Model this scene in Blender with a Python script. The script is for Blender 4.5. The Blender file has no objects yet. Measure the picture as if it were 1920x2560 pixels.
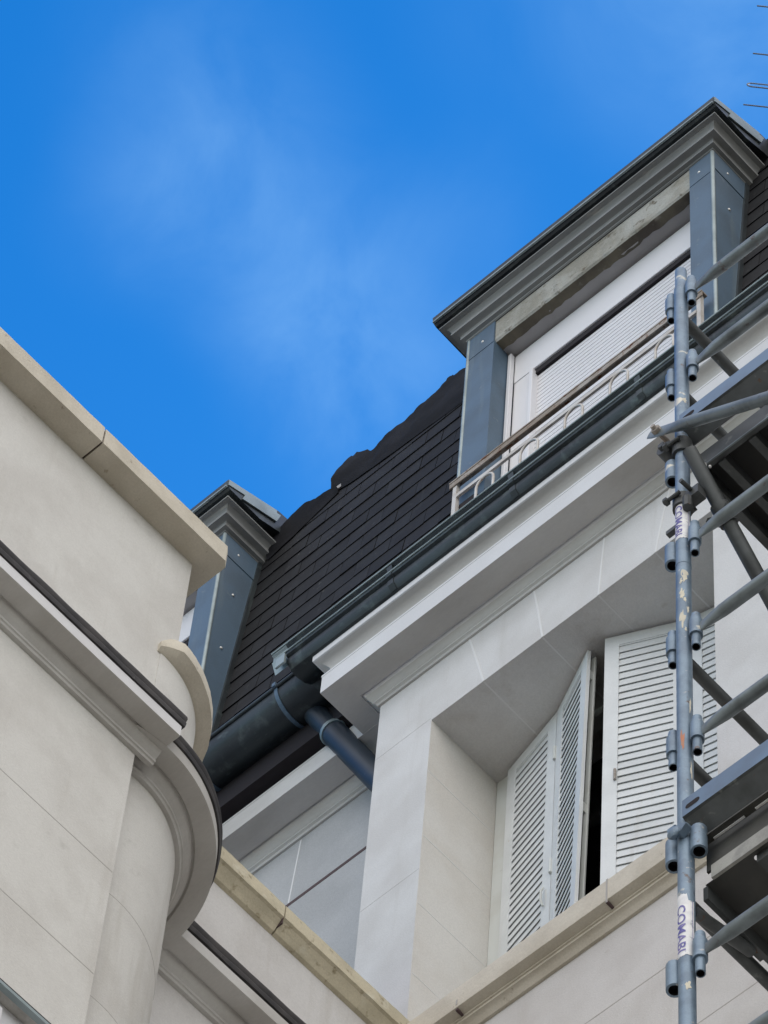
import bpy, bmesh, math, random
from mathutils import Vector, Matrix
R = math.radians
rnd = random.Random(7)
scene = bpy.context.scene
col = scene.collection

# ------------------------------------------------------------------ camera
cam_d = bpy.data.cameras.new("camera")
cam = bpy.data.objects.new("camera", cam_d); col.objects.link(cam)
yaw, pitch, roll = R(47.70), R(60.85), R(6.10)
fwd = Vector((-math.sin(yaw)*math.cos(pitch), math.cos(yaw)*math.cos(pitch), math.sin(pitch)))
r0 = Vector((math.cos(yaw), math.sin(yaw), 0)); u0 = r0.cross(fwd)
rt = math.cos(roll)*r0 + math.sin(roll)*u0
up = -math.sin(roll)*r0 + math.cos(roll)*u0
CAM = Vector((7.013, -6.742, 1.6))
m = Matrix((rt, up, -fwd)).transposed().to_4x4(); m.translation = CAM
cam.matrix_world = m
cam_d.sensor_fit = 'VERTICAL'; cam_d.sensor_height = 36.0
cam_d.lens = 11642.5/2560*36
cam_d.clip_start = 0.1; cam_d.clip_end = 2000
scene.camera = cam

# ------------------------------------------------------------------ sky, sun, exposure
SUN_EL, SUN_AZ = R(38), R(-20)          # azimuth from +y towards +x: the sun stands behind the building
world = bpy.data.worlds.new("World"); scene.world = world; world.use_nodes = True
nt = world.node_tree; nt.nodes.clear()
def N(t, **k):
    n = nt.nodes.new(t)
    for a, b in k.items(): setattr(n, a, b)
    return n
out = N('ShaderNodeOutputWorld'); bg = N('ShaderNodeBackground')
sky = N('ShaderNodeTexSky', sky_type='NISHITA', sun_disc=False)
sky.sun_elevation = SUN_EL; sky.sun_rotation = SUN_AZ
sky.altitude = 200; sky.air_density = 1.0; sky.dust_density = 0.3; sky.ozone_density = 3.0
hsv = N('ShaderNodeHueSaturation'); hsv.inputs['Saturation'].default_value = 1.38; hsv.inputs['Value'].default_value = 1.0
hsv.inputs['Hue'].default_value = 0.497
tc = N('ShaderNodeTexCoord')
mp = N('ShaderNodeMapping'); mp.inputs['Location'].default_value = (0.35, 0.12, 0.2)
nz = N('ShaderNodeTexNoise'); nz.inputs['Scale'].default_value = 26; nz.inputs['Detail'].default_value = 7
nz.inputs['Roughness'].default_value = 0.55; nz.inputs['Distortion'].default_value = 0.45
rmp = N('ShaderNodeMapRange'); rmp.inputs['From Min'].default_value = 0.18; rmp.inputs['From Max'].default_value = 0.80
rmp.inputs['To Max'].default_value = 0.088
# unseen bright cloud bank added behind the camera, filling the shaded facades with light
dot = N('ShaderNodeVectorMath', operation='DOT_PRODUCT'); dot.inputs[1].default_value = (0.72, -0.64, 0.25)
rm2 = N('ShaderNodeMapRange'); rm2.inputs['From Min'].default_value = 0.05; rm2.inputs['From Max'].default_value = 0.75
rm2.inputs['To Max'].default_value = 0.75
mx = N('ShaderNodeMath', operation='MAXIMUM')
mix = N('ShaderNodeMixRGB'); mix.inputs['Color2'].default_value = (13.7, 12.85, 11.8, 1)
L = nt.links.new
L(sky.outputs[0], hsv.inputs['Color']); L(tc.outputs['Generated'], mp.inputs[0]); L(mp.outputs[0], nz.inputs['Vector'])
L(nz.outputs['Fac'], rmp.inputs['Value']); L(tc.outputs['Generated'], dot.inputs[0]); L(dot.outputs['Value'], rm2.inputs['Value'])
WISPS = [((-0.3493, 0.3072, 0.8852), 0.0361, 0.8), ((-0.3446, 0.2887, 0.8933), 0.0361, 0.6), ((-0.342, 0.2701, 0.9001), 0.0412, 0.55), ((-0.3403, 0.2526, 0.9058), 0.0412, 0.45), ((-0.335, 0.2362, 0.9121), 0.0412, 0.35), ((-0.3617, 0.2473, 0.8989), 0.0283, 0.3), ((-0.3142, 0.2955, 0.9022), 0.0283, 0.3), ((-0.2327, 0.3029, 0.9242), 0.0601, 0.9), ((-0.2594, 0.2818, 0.9237), 0.0515, 0.35), ((-0.323, 0.3227, 0.8897), 0.0258, 0.3)]
# thin wisps in the high blue: broad soft plumes of the sky broken up by distorted noise
acc = None
for dv, rad, k in WISPS:
    ds = N('ShaderNodeVectorMath', operation='DISTANCE'); ds.inputs[1].default_value = dv; L(tc.outputs['Generated'], ds.inputs[0])
    mr = N('ShaderNodeMapRange', interpolation_type='SMOOTHSTEP'); mr.inputs['From Min'].default_value = rad; mr.inputs['From Max'].default_value = 0; mr.inputs['To Max'].default_value = k
    L(ds.outputs['Value'], mr.inputs['Value'])
    if acc is None: acc = mr
    else:
        a_ = N('ShaderNodeMath', operation='ADD'); L(acc.outputs[0], a_.inputs[0]); L(mr.outputs[0], a_.inputs[1]); acc = a_
wm = N('ShaderNodeMath', operation='MULTIPLY', use_clamp=True); L(acc.outputs[0], wm.inputs[0]); L(rmp.outputs[0], wm.inputs[1])
wisp = N('ShaderNodeMixRGB'); wisp.inputs['Color2'].default_value = (8.6, 12.6, 12.8, 1)
L(wm.outputs[0], wisp.inputs['Fac'])
mx.inputs[0].default_value = 0
L(rm2.outputs[0], mx.inputs[1])
L(mx.outputs[0], mix.inputs['Fac']); tint_ = N('ShaderNodeMixRGB', blend_type='MULTIPLY'); tint_.inputs['Fac'].default_value = 1; tint_.inputs['Color2'].default_value = (.43, .96, 1.15, 1)
L(hsv.outputs[0], tint_.inputs['Color1']); L(tint_.outputs[0], wisp.inputs['Color1']); L(wisp.outputs[0], mix.inputs['Color1']); L(mix.outputs[0], bg.inputs['Color'])
bg.inputs['Strength'].default_value = 0.1
L(bg.outputs[0], out.inputs['Surface'])

sun_d = bpy.data.lights.new("sun", 'SUN'); sun_d.energy = 3.0; sun_d.angle = R(0.5); sun_d.color = (1, .95, .87)
sun = bpy.data.objects.new("sun", sun_d); col.objects.link(sun)
sd = Vector((math.sin(SUN_AZ)*math.cos(SUN_EL), math.cos(SUN_AZ)*math.cos(SUN_EL), math.sin(SUN_EL)))
sun.rotation_euler = sd.to_track_quat('Z', 'Y').to_euler(); sun.location = sd*60
scene.view_settings.view_transform = 'Standard'; scene.view_settings.look = 'None'
scene.view_settings.exposure = 0.97; scene.view_settings.gamma = 1.0
scene.view_settings.use_curve_mapping = False

# ------------------------------------------------------------------ materials
MATS = {}
def mat(name, base, rough=0.8, metal=0.0, var=None, var_scale=3.0, var_lo=.42, var_hi=.62, bump=0.0, bump_scale=60.0,
        stretch=(1, 1, 1), spots=None, grain=0.0, spec=0.5, streak=None, island=0.0):
    """principled material; base mixed with var by large noise, optional spots (colour, scale, lo, hi), fine grain and bump"""
    M = bpy.data.materials.new(name); M.use_nodes = True; t = M.node_tree
    p = t.nodes['Principled BSDF']; ln = t.links.new
    p.inputs['Roughness'].default_value = rough; p.inputs['Metallic'].default_value = metal
    p.inputs['Specular IOR Level'].default_value = spec
    g = t.nodes.new('ShaderNodeNewGeometry'); mpp = t.nodes.new('ShaderNodeMapping')
    mpp.inputs['Scale'].default_value = stretch; ln(g.outputs['Position'], mpp.inputs[0])
    def noise(sc, det=4, rg=.55, vec=None):
        n = t.nodes.new('ShaderNodeTexNoise'); n.inputs['Scale'].default_value = sc; n.inputs['Detail'].default_value = det
        n.inputs['Roughness'].default_value = rg; ln((vec or mpp).outputs[0], n.inputs['Vector']); return n
    def ramp(src, lo, hi):
        r = t.nodes.new('ShaderNodeMapRange'); r.inputs['From Min'].default_value = lo; r.inputs['From Max'].default_value = hi
        ln(src.outputs[0], r.inputs['Value']); return r
    def mixc(fac, a, b):
        x = t.nodes.new('ShaderNodeMixRGB'); ln(fac.outputs[0], x.inputs['Fac'])
        if isinstance(a, tuple): x.inputs['Color1'].default_value = (*a, 1)
        else: ln(a.outputs[0], x.inputs['Color1'])
        x.inputs['Color2'].default_value = (*b, 1); return x
    c = base
    if var: c = mixc(ramp(noise(var_scale), var_lo, var_hi), c, var)
    if spots:
        for sc_, s_scale, lo, hi in spots: c = mixc(ramp(noise(s_scale, 3, .6), lo, hi), c, sc_)
    if streak:   # rain streaks: noise drawn out downwards
        m2 = t.nodes.new('ShaderNodeMapping'); m2.inputs['Scale'].default_value = (1, 1, .09); ln(g.outputs['Position'], m2.inputs[0])
        c = mixc(ramp(noise(streak[1], 4, .6, m2), streak[2], streak[3]), c, streak[0])
    if island:
        x = t.nodes.new('ShaderNodeMixRGB'); x.blend_type = 'MULTIPLY'; x.inputs['Fac'].default_value = 1
        r = t.nodes.new('ShaderNodeMapRange'); ln(g.outputs['Random Per Island'], r.inputs['Value']); r.inputs['To Min'].default_value = 1-island; r.inputs['To Max'].default_value = 1+island
        ln(c.outputs[0], x.inputs['Color1']); ln(r.outputs[0], x.inputs['Color2']); c = x
    if grain:
        gn = noise(130, 3, .75)
        r = ramp(gn, .3, .7)
        x = t.nodes.new('ShaderNodeMixRGB'); x.blend_type = 'MULTIPLY'; x.inputs['Fac'].default_value = 1
        r.inputs['To Min'].default_value = 1-grain; r.inputs['To Max'].default_value = 1+grain*.4
        if isinstance(c, tuple): x.inputs['Color1'].default_value = (*c, 1)
        else: ln(c.outputs[0], x.inputs['Color1'])
        ln(r.outputs[0], x.inputs['Color2']); c = x
    if isinstance(c, tuple): p.inputs['Base Color'].default_value = (*c, 1)
    else: ln(c.outputs[0], p.inputs['Base Color'])
    if bump:
        b = t.nodes.new('ShaderNodeBump'); b.inputs['Strength'].default_value = bump; b.inputs['Distance'].default_value = .004
        ln(noise(bump_scale, 5, .65).outputs[0], b.inputs['Height']); ln(b.outputs[0], p.inputs['Normal'])
    MATS[name] = M; return M
mat('render_white', (.645, .632, .62), .9, var=(.58, .562, .545), var_scale=3, streak=((.515,.49,.46), 7, .56, .80), bump=.35, bump_scale=140, grain=.10,
    spots=[((.50, .47, .44), 9, .70, .82), ((.44, .41, .38), 38, .74, .80)])
mat('render_wing', (.64, .63, .60), .9, var=(.575, .56, .53), var_scale=3.4, streak=((.515,.495,.455), 8, .56, .80), bump=.35, bump_scale=140, grain=.08,
    spots=[((.49, .48, .45), 7, .66, .82), ((.42, .40, .38), 42, .74, .80)])
mat('render_shaded', (.45, .45, .45), .9, var=(.40, .40, .40), var_scale=2.4, streak=((.36,.355,.35), 8, .58, .78), bump=.35, bump_scale=140, grain=.14,
    spots=[((.32, .32, .31), 38, .72, .80)])  # recessed wall's render, its shade put into the grey base colour
mat('paint_white', (.665, .665, .675), .75, var=(.62, .615, .62), var_scale=3, bump=.15, bump_scale=90, grain=.05)
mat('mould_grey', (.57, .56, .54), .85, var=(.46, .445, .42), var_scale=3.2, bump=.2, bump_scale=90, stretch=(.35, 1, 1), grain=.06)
mat('limestone', (.60, .54, .40), .9, var=(.50, .45, .33), var_scale=6, bump=.5, bump_scale=70, grain=.12,
    spots=[((.30, .25, .16), 22, .60, .72), ((.66, .62, .50), 13, .60, .75)])
mat('limestone_pale', (.61, .565, .475), .9, var=(.53, .485, .40), var_scale=5, bump=.4, bump_scale=70, grain=.10,
    spots=[((.34, .29, .22), 26, .66, .75)])
mat('jamb_cream', (.685, .665, .63), .9, var=(.64, .61, .565), var_scale=2.5, bump=.3, bump_scale=140, grain=.10)
mat('joint_pale', (.70, .69, .68), .9)
mat('joint_dark', (.42, .40, .38), .9)
mat('joint_black', (.09, .06, .06), .9)
mat('zinc_dark', (.040, .052, .058), .42, .4, var=(.024, .03, .034), var_scale=4, stretch=(.5, 1, 1),
    spots=[((.11, .14, .135), 16, .60, .80)], streak=((.075,.095,.095), 14, .56, .74), bump=.2, bump_scale=22, grain=.12)
mat('zinc_blue', (.092, .15, .215), .55, .2, var=(.078, .122, .17), var_scale=3.5, bump=.16, bump_scale=7, grain=.10,
    spots=[((.19, .23, .25), 22, .66, .80)], streak=((.135, .185, .22), 11, .56, .76))
mat('pipe_grey', (.035, .048, .066), .45, .2, var=(.03, .04, .054), var_scale=4, spots=[((.16,.18,.19), 30, .70, .78)], bump=.06, bump_scale=20)
mat('zinc_light', (.30, .36, .37), .5, .4, var=(.22, .27, .28), var_scale=6)
mat('slate', (.0085, .0085, .010), .7, spec=.22, var=(.0125, .0135, .0155), var_scale=9, bump=.3, bump_scale=40, island=.38,
    spots=[((.075, .073, .068), 26, .66, .80), ((.16, .155, .14), 60, .70, .80)], streak=((.032,.034,.036), 16, .66, .80))
mat('felt_black', (.0065, .007, .009), .85, spec=.15, var=(.014, .0148, .019), var_scale=5, bump=.5, bump_scale=14)
mat('dormer_grey', (.235, .245, .245), .8, var=(.165, .172, .172), var_scale=3.5, stretch=(.3, 1, 1), bump=.2, bump_scale=60,
    spots=[((.34, .33, .30), 16, .64, .78)])
mat('lintel_rough', (.40, .40, .37), .95, var=(.28, .27, .23), var_scale=5, bump=1.0, bump_scale=35, grain=.2,
    spots=[((.14, .12, .09), 15, .60, .70)])
mat('soffit_brown', (.13, .115, .085), .95, var=(.07, .06, .05), var_scale=5, bump=.6, bump_scale=25,
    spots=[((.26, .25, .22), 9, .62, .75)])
mat('plaster_grey', (.36, .35, .35), .9, var=(.30, .29, .29), var_scale=3)
mat('pvc_white', (.74, .74, .77), .45, var=(.70, .70, .72), var_scale=1.5)
mat('slot_black', (.012, .009, .012), .9)
mat('shutter_paint', (.67, .69, .695), .5, var=(.61, .63, .635), var_scale=5, bump=.1, bump_scale=40, island=.05, grain=.06,
    spots=[((.42, .30, .22), 40, .725, .76)], streak=((.56,.56,.54), 18, .6, .8))
mat('shutter_frame', (.60, .62, .60), .6, var=(.55, .56, .53), var_scale=6, spots=[((.35, .33, .30), 30, .7, .76)])
mat('rust_iron', (.25, .205, .165), .8, .1, var=(.36, .33, .30), var_scale=12, spots=[((.16, .06, .025), 25, .56, .66)], bump=.4, bump_scale=60)
mat('iron_pale', (.56, .54, .52), .6, var=(.46, .42, .38), var_scale=14, spots=[((.30, .14, .06), 24, .66, .76)])
mat('galvanised', (.20, .275, .355), .45, .35, var=(.15, .205, .27), var_scale=13, bump=.2, bump_scale=55, grain=.10,
    spots=[((.62, .60, .52), 9, .66, .70), ((.13, .10, .09), 24, .66, .74), ((.40, .42, .43), 40, .66, .74)])
mat('galvanised_dark', (.085, .092, .095), .55, .4, var=(.055, .06, .06), var_scale=9, bump=.15, bump_scale=50,
    spots=[((.18, .19, .18), 16, .64, .74), ((.10,.06,.04), 30, .66, .74)])
mat('steel_rail', (.20, .235, .25), .42, .45, var=(.13, .15, .16), var_scale=10, bump=.12, bump_scale=60,
    spots=[((.11, .09, .085), 22, .62, .72)])
mat('toe_steel', (.17, .24, .32), .42, .55, var=(.15, .20, .26), var_scale=8, bump=.1, bump_scale=40)
mat('ply_black', (.022, .022, .022), .8, var=(.035, .032, .028), var_scale=6)
mat('deck_steel', (.055, .055, .052), .6, .3, var=(.085, .085, .075), var_scale=5, bump=.2, bump_scale=30)
mat('rail_worn', (.36, .36, .335), .6, .1, var=(.27, .27, .255), var_scale=14, bump=.2, bump_scale=50, grain=.12, spots=[((.13,.12,.12), 26, .66, .74)])
mat('sticker_slit_white', (.80, .80, .80), .5, var=(.66, .67, .70), var_scale=25, spots=[((.42, .44, .47), 40, .64, .70)])
mat('ink_blue', (.10, .10, .33), .6, var=(.22, .20, .42), var_scale=60)
mat('orange_paint', (.50, .19, .10), .7, var=(.42, .22, .15), var_scale=40)
mat('cream_paint', (.66, .62, .50), .8, var=(.55, .52, .44), var_scale=30)
mat('lead_black', (.030, .028, .030), .7, .1, var=(.055, .05, .05), var_scale=12, bump=.5, bump_scale=40,
    spots=[((.12, .11, .11), 30, .66, .74)])
mat('glass_dark', (.01, .01, .012), .08, spec=.5)
mat('room_dark', (.010, .008, .009), .9)
mat('aluminium', (.16, .19, .25), .6, .2)
mat('asphalt', (.10, .082, .056), .9, var=(.125, .102, .07), var_scale=.3, bump=.5, bump_scale=12)
mat('terrace', (.38, .37, .35), .9, var=(.30, .29, .28), var_scale=1.5)
mat('screw', (.62, .62, .60), .4, .6)

# ------------------------------------------------------------------ mesh helpers
class MB:
    def __init__(s): s.v = []; s.f = []; s.mi = []
    def face(s, pts, mi=0):
        b = len(s.v); s.v += [tuple(p) for p in pts]; s.f.append(tuple(range(b, b+len(pts)))); s.mi.append(mi)
    def raw(s, verts, faces, mi=0):
        b = len(s.v); s.v += [tuple(p) for p in verts]
        for f in faces: s.f.append(tuple(b+i for i in f)); s.mi.append(mi)
    def box(s, x0, x1, y0, y1, z0, z1, mi=0):
        v = [(x0,y0,z0),(x1,y0,z0),(x1,y1,z0),(x0,y1,z0),(x0,y0,z1),(x1,y0,z1),(x1,y1,z1),(x0,y1,z1)]
        s.raw(v, [(0,3,2,1),(4,5,6,7),(0,1,5,4),(1,2,6,5),(2,3,7,6),(3,0,4,7)], mi)
    def obox(s, o, ax, ay, az, mi=0):
        """box from corner o with edge vectors"""
        o, ax, ay, az = Vector(o), Vector(ax), Vector(ay), Vector(az)
        v = [o, o+ax, o+ax+ay, o+ay, o+az, o+ax+az, o+ax+ay+az, o+ay+az]
        s.raw(v, [(0,3,2,1),(4,5,6,7),(0,1,5,4),(1,2,6,5),(2,3,7,6),(3,0,4,7)], mi)
    def loft(s, rings, caps=True, mi=0, closed=True):
        n = len(rings[0]); v = [p for r in rings for p in r]; f = []
        for i in range(len(rings)-1):
            for j in range(n if closed else n-1):
                k = (j+1) % n; f.append((i*n+j, i*n+k, (i+1)*n+k, (i+1)*n+j))
        if caps: f.append(tuple(range(n))[::-1]); f.append(tuple((len(rings)-1)*n+j for j in range(n)))
        s.raw(v, f, mi)
    def tube(s, pts, rad, n=14, caps=True, mi=0):
        pts = [Vector(p) for p in pts]; rings = []
        rads = rad if isinstance(rad, (list, tuple)) else [rad]*len(pts)
        ref = None
        for i, p in enumerate(pts):
            t = (pts[min(i+1, len(pts)-1)]-pts[max(i-1, 0)]).normalized()
            if ref is None: ref = Vector((0,0,1)) if abs(t.z) < .9 else Vector((1,0,0))
            a = (ref - t*ref.dot(t)).normalized(); b = t.cross(a); ref = a
            rings.append([p+(a*math.cos(q)+b*math.sin(q))*rads[i] for q in [2*math.pi*j/n for j in range(n)]])
        s.loft(rings, caps, mi)
    def hollow(s, p0, p1, r, ri, n=16, mi=0, mi_in=None):
        """open ended pipe with a dark bore"""
        p0, p1 = Vector(p0), Vector(p1); t = (p1-p0).normalized()
        ref = Vector((0,0,1)) if abs(t.z) < .9 else Vector((1,0,0)); a = (ref-t*ref.dot(t)).normalized(); b = t.cross(a)
        C = [(math.cos(2*math.pi*j/n), math.sin(2*math.pi*j/n)) for j in range(n)]
        ring = lambda p, q: [p+(a*c+b*d)*q for c, d in C]
        s.loft([ring(p0, ri), ring(p0, r), ring(p1, r), ring(p1, ri)], False, mi)
        s.loft([ring(p0, ri), ring(p1, ri)], False, mi if mi_in is None else mi_in)
    def sweep(s, path, prof, side=1, mi=0, caps=True, closed_prof=True):
        """profile of (outward, z) swept along plan path with mitred corners; side=+1: outward is left of travel"""
        P = [Vector(p) for p in path]; n = len(P); rings = []
        for i in range(n):
            ds = []
            if i > 0: ds.append((P[i]-P[i-1]).normalized())
            if i < n-1: ds.append((P[i+1]-P[i]).normalized())
            ns = [Vector((-d.y, d.x))*side for d in ds]
            if len(ns) == 2:
                mv = ns[0]+ns[1]; mv = mv/mv.length_squared*2 if mv.length_squared > 1e-6 else ns[0]
                mv = (ns[0]+ns[1]).normalized()/max(.2, (ns[0]+ns[1]).normalized().dot(ns[0]))
            else: mv = ns[0]
            rings.append([Vector((P[i].x+mv.x*p, P[i].y+mv.y*p, z)) for p, z in prof])
        s.loft(rings, caps, mi, closed_prof)
    def revolve(s, c, prof, a0, a1, n, mi=0, caps=True):
        """profile of (radius, z) turned about the vertical through c from a0 to a1 (degrees from +x)"""
        rings = []
        for i in range(n+1):
            a = R(a0+(a1-a0)*i/n)
            rings.append([Vector((c[0]+r*math.cos(a), c[1]+r*math.sin(a), z)) for r, z in prof])
        s.loft(rings, caps, mi)
    def sphere(s, c, r, n=10, mi=0, sc=(1,1,1)):
        rings = []
        for i in range(1, n):
            th = math.pi*i/n
            rings.append([Vector((c[0]+sc[0]*r*math.sin(th)*math.cos(2*math.pi*j/(2*n)), c[1]+sc[1]*r*math.sin(th)*math.sin(2*math.pi*j/(2*n)), c[2]+sc[2]*r*math.cos(th))) for j in range(2*n)])
        s.loft(rings, True, mi)
    def build(s, name, mats, parent=None, bevel=0, smooth=None, loc=None):
        me = bpy.data.meshes.new(name); me.from_pydata(s.v, [], s.f)
        if not isinstance(mats, (list, tuple)): mats = [mats]
        for k in mats: me.materials.append(MATS[k])
        for p, i in zip(me.polygons, s.mi): p.material_index = i
        bm = bmesh.new(); bm.from_mesh(me)
        bmesh.ops.remove_doubles(bm, verts=bm.verts, dist=1e-5)
        bmesh.ops.recalc_face_normals(bm, faces=bm.faces)
        if smooth is not None:
            for f in bm.faces: f.smooth = True
            for e in bm.edges:
                if len(e.link_faces) != 2 or e.calc_face_angle(0) > R(smooth): e.smooth = False
        bm.to_mesh(me); bm.free()
        o = bpy.data.objects.new(name, me); col.objects.link(o)
        if parent: o.parent = parent
        if bevel:
            b = o.modifiers.new('bevel', 'BEVEL'); b.width = bevel; b.segments = 2; b.limit_method = 'ANGLE'; b.angle_limit = R(40)
        return o
def thing(name, label, cat, loc=(0,0,0), group=None):
    o = bpy.data.objects.new(name, None); col.objects.link(o); o.location = (0,0,0)
    o['label'] = label; o['category'] = cat
    if group: o['group'] = group
    return o
def wall_hole(b, to3, s0, s1, t0, t1, hs0, hs1, ht0, ht1, depth, mi=0, jamb=None):
    """rectangular wall face with an opening and its reveals; to3(s, t, d) maps to space, d = depth into the wall"""
    S = [s0, hs0, hs1, s1]; T = [t0, ht0, ht1, t1]
    for i in range(3):
        for j in range(3):
            if i == 1 and j == 1: continue
            b.face([to3(S[i],T[j],0), to3(S[i+1],T[j],0), to3(S[i+1],T[j+1],0), to3(S[i],T[j+1],0)], mi)
    q = [(hs0,ht0),(hs1,ht0),(hs1,ht1),(hs0,ht1)]
    for k in range(4):
        a, c = q[k], q[(k+1) % 4]
        b.face([to3(*a,0), to3(*c,0), to3(*c,depth), to3(*a,depth)], jamb if k == 3 and jamb is not None else mi)

# ------------------------------------------------------------------ ground
g = MB(); g.face([(-400,-400,0),(400,-400,0),(400,400,0),(-400,400,0)])
go = g.build('ground', 'asphalt'); go['kind'] = 'structure'

# ================================================================== MAIN BUILDING
main = thing('apartment_building', 'white rendered apartment building with slate mansard roof, dormers and a louvre shuttered window', 'building')
XL, WIN0, WIN1, ZS, ZL, REC = -.292, .013, 1.476, 15.14, 17.373, .39     # bay corner, opening, sill, lintel, recess
XR = 9.0
b = MB()
wall_hole(b, lambda s,t,d: (s, d, t), XL, XR, 0, 18.17, WIN0, WIN1, ZS, ZL, .62, 0, 3)
b.face([(XL,0,0),(XL,.26,0),(XL,.26,18.17),(XL,0,18.17)])
# flat arch: pale joints fan across the lintel and run back along its soffit
def strip(p, q, w, mi, out, t=.0012):
    p, q, out = Vector(p), Vector(q), Vector(out); d = (q-p).normalized(); s_ = d.cross(out).normalized()*w/2
    b.obox(p-s_-out*.01, q-p, s_*2, out*(.01+t), mi)
for xt, xb in ((.196,.289),(.543,.600),(.917,.892),(1.26,1.185)):
    mid = ((xt+xb)/2+rnd.uniform(-.004,.004), 0, 17.6)
    strip((xb,0,ZL+.002), mid, .009, 1, (0,-1,0)); strip(mid, (xt,0,17.80), .008, 1, (0,-1,0))
    strip((xb,.004,ZL), (xb+rnd.uniform(-.004,.004),.37,ZL), .007, 1, (0,0,-1))
# faint courses on pier, jamb and the wall below
for z in (16.30, 17.385):
    strip((XL+.002,0,z), (WIN0-.002,0,z+.004), .002, 2, (0,-1,0), .0004)
for z in (15.62, 16.08, 16.54, 17.0): strip((WIN0,.003,z), (WIN0,.385,z), .005, 1, (1,0,0), .0008)
strip((.04,0,14.50), (XR,0,14.50), .005, 2, (0,-1,0), .0006); strip((.04,0,14.05), (XR,0,14.05), .005, 2, (0,-1,0), .0006)
wall = b.build('facade_wall', ['render_white','joint_pale','joint_dark','jamb_cream'], main)

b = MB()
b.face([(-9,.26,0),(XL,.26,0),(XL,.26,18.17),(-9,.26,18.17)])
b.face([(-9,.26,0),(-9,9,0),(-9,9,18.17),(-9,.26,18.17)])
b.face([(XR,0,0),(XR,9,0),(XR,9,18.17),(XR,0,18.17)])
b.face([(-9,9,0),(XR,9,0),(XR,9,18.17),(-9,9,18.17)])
def gs(p, q, w, mi, t):
    p, q = Vector(p), Vector(q); d = (q-p).normalized(); s_ = d.cross(Vector((0,-1,0)))*w/2
    b.obox(p-s_+Vector((0,.01,0)), q-p, s_*2, Vector((0,-.01-t,0)), mi)
gs((-9,.26,17.335),(XL,.26,17.335),.022,1,.0012)
gs((-1.005,.26,17.35),(-.975,.26,17.79),.008,2,.0012)
b.build('recessed_wall', ['render_shaded','joint_black','joint_pale'], main)

# cornice: two white fascias, a cove between them, a grey bed moulding under the soffit
CORN = [(0,18.205),(.212,18.205),(.212,18.118),(.206,18.114),(.190,18.108),(.172,18.096),(.160,18.080),(.154,18.060),(.153,18.040),(.156,18.022),(.162,18.012),(.180,18.010),(.180,17.998),
        (.178,17.996),(.178,17.873),(.062,17.873),(.062,17.882),(.054,17.880),(.047,17.862),(.035,17.838),(.024,17.826),(.024,17.818),(.014,17.812),(.010,17.800),(0,17.800)]
fasc = [(x,z) for x, z in CORN]
def cornice(path, parent, z_off=0, name='cornice'):
    b = MB(); n = len(CORN); P = [Vector(p) for p in path]
    prof = [(p, z+z_off) for p, z in CORN]
    b.sweep(path, prof, 1)
    return b
c = cornice([(XR,0),(XL,0),(XL,.27)], main)
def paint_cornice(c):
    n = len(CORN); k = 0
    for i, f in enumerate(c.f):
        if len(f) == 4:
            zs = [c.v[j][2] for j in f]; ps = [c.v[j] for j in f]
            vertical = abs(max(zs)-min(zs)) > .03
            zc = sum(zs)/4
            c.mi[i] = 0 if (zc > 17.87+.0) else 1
            if 17.871 < zc < 17.875 or (18.011 < min(zs) and max(zs) < 18.117): c.mi[i] = 2  # cove faces go grey too, their shade put into the colour
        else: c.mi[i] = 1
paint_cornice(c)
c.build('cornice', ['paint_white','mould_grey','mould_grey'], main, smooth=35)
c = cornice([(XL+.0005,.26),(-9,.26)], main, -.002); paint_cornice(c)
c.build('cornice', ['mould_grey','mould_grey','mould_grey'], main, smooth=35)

# string course under the window, jointed limestone
STR = [(-.05,15.137),(.078,15.132),(.080,15.128),(.080,15.006),(.074,15.003),(.060,14.998),(.046,14.994),(.046,14.986),(.040,14.984),(.040,14.972),(.030,14.968),(.022,14.958),(.012,14.940),(-.05,14.940)]
b = MB(); b.sweep([(XR,0),(.03,0)], STR, 1)
for x in (.34, 1.036, 1.75): b.box(x-.004, x+.004, -.0815, -.04, 15.02 if x < .5 else 14.99, 15.05 if x < .5 else 15.1335, 1)
for x in (.34, 1.036, 1.75): b.box(x-.005, x+.005, -.079, -.02, 14.989, 15.0, 2)
b.build('string_course', ['limestone_pale','joint_dark','joint_black'], main, smooth=30)
b = MB(); b.face([(WIN0,-.0,ZS+.004),(WIN1,0,ZS+.004),(WIN1,.62,ZS+.03),(WIN0,.62,ZS+.03)]); b.build('window_sill', 'limestone_pale', main)

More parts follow.
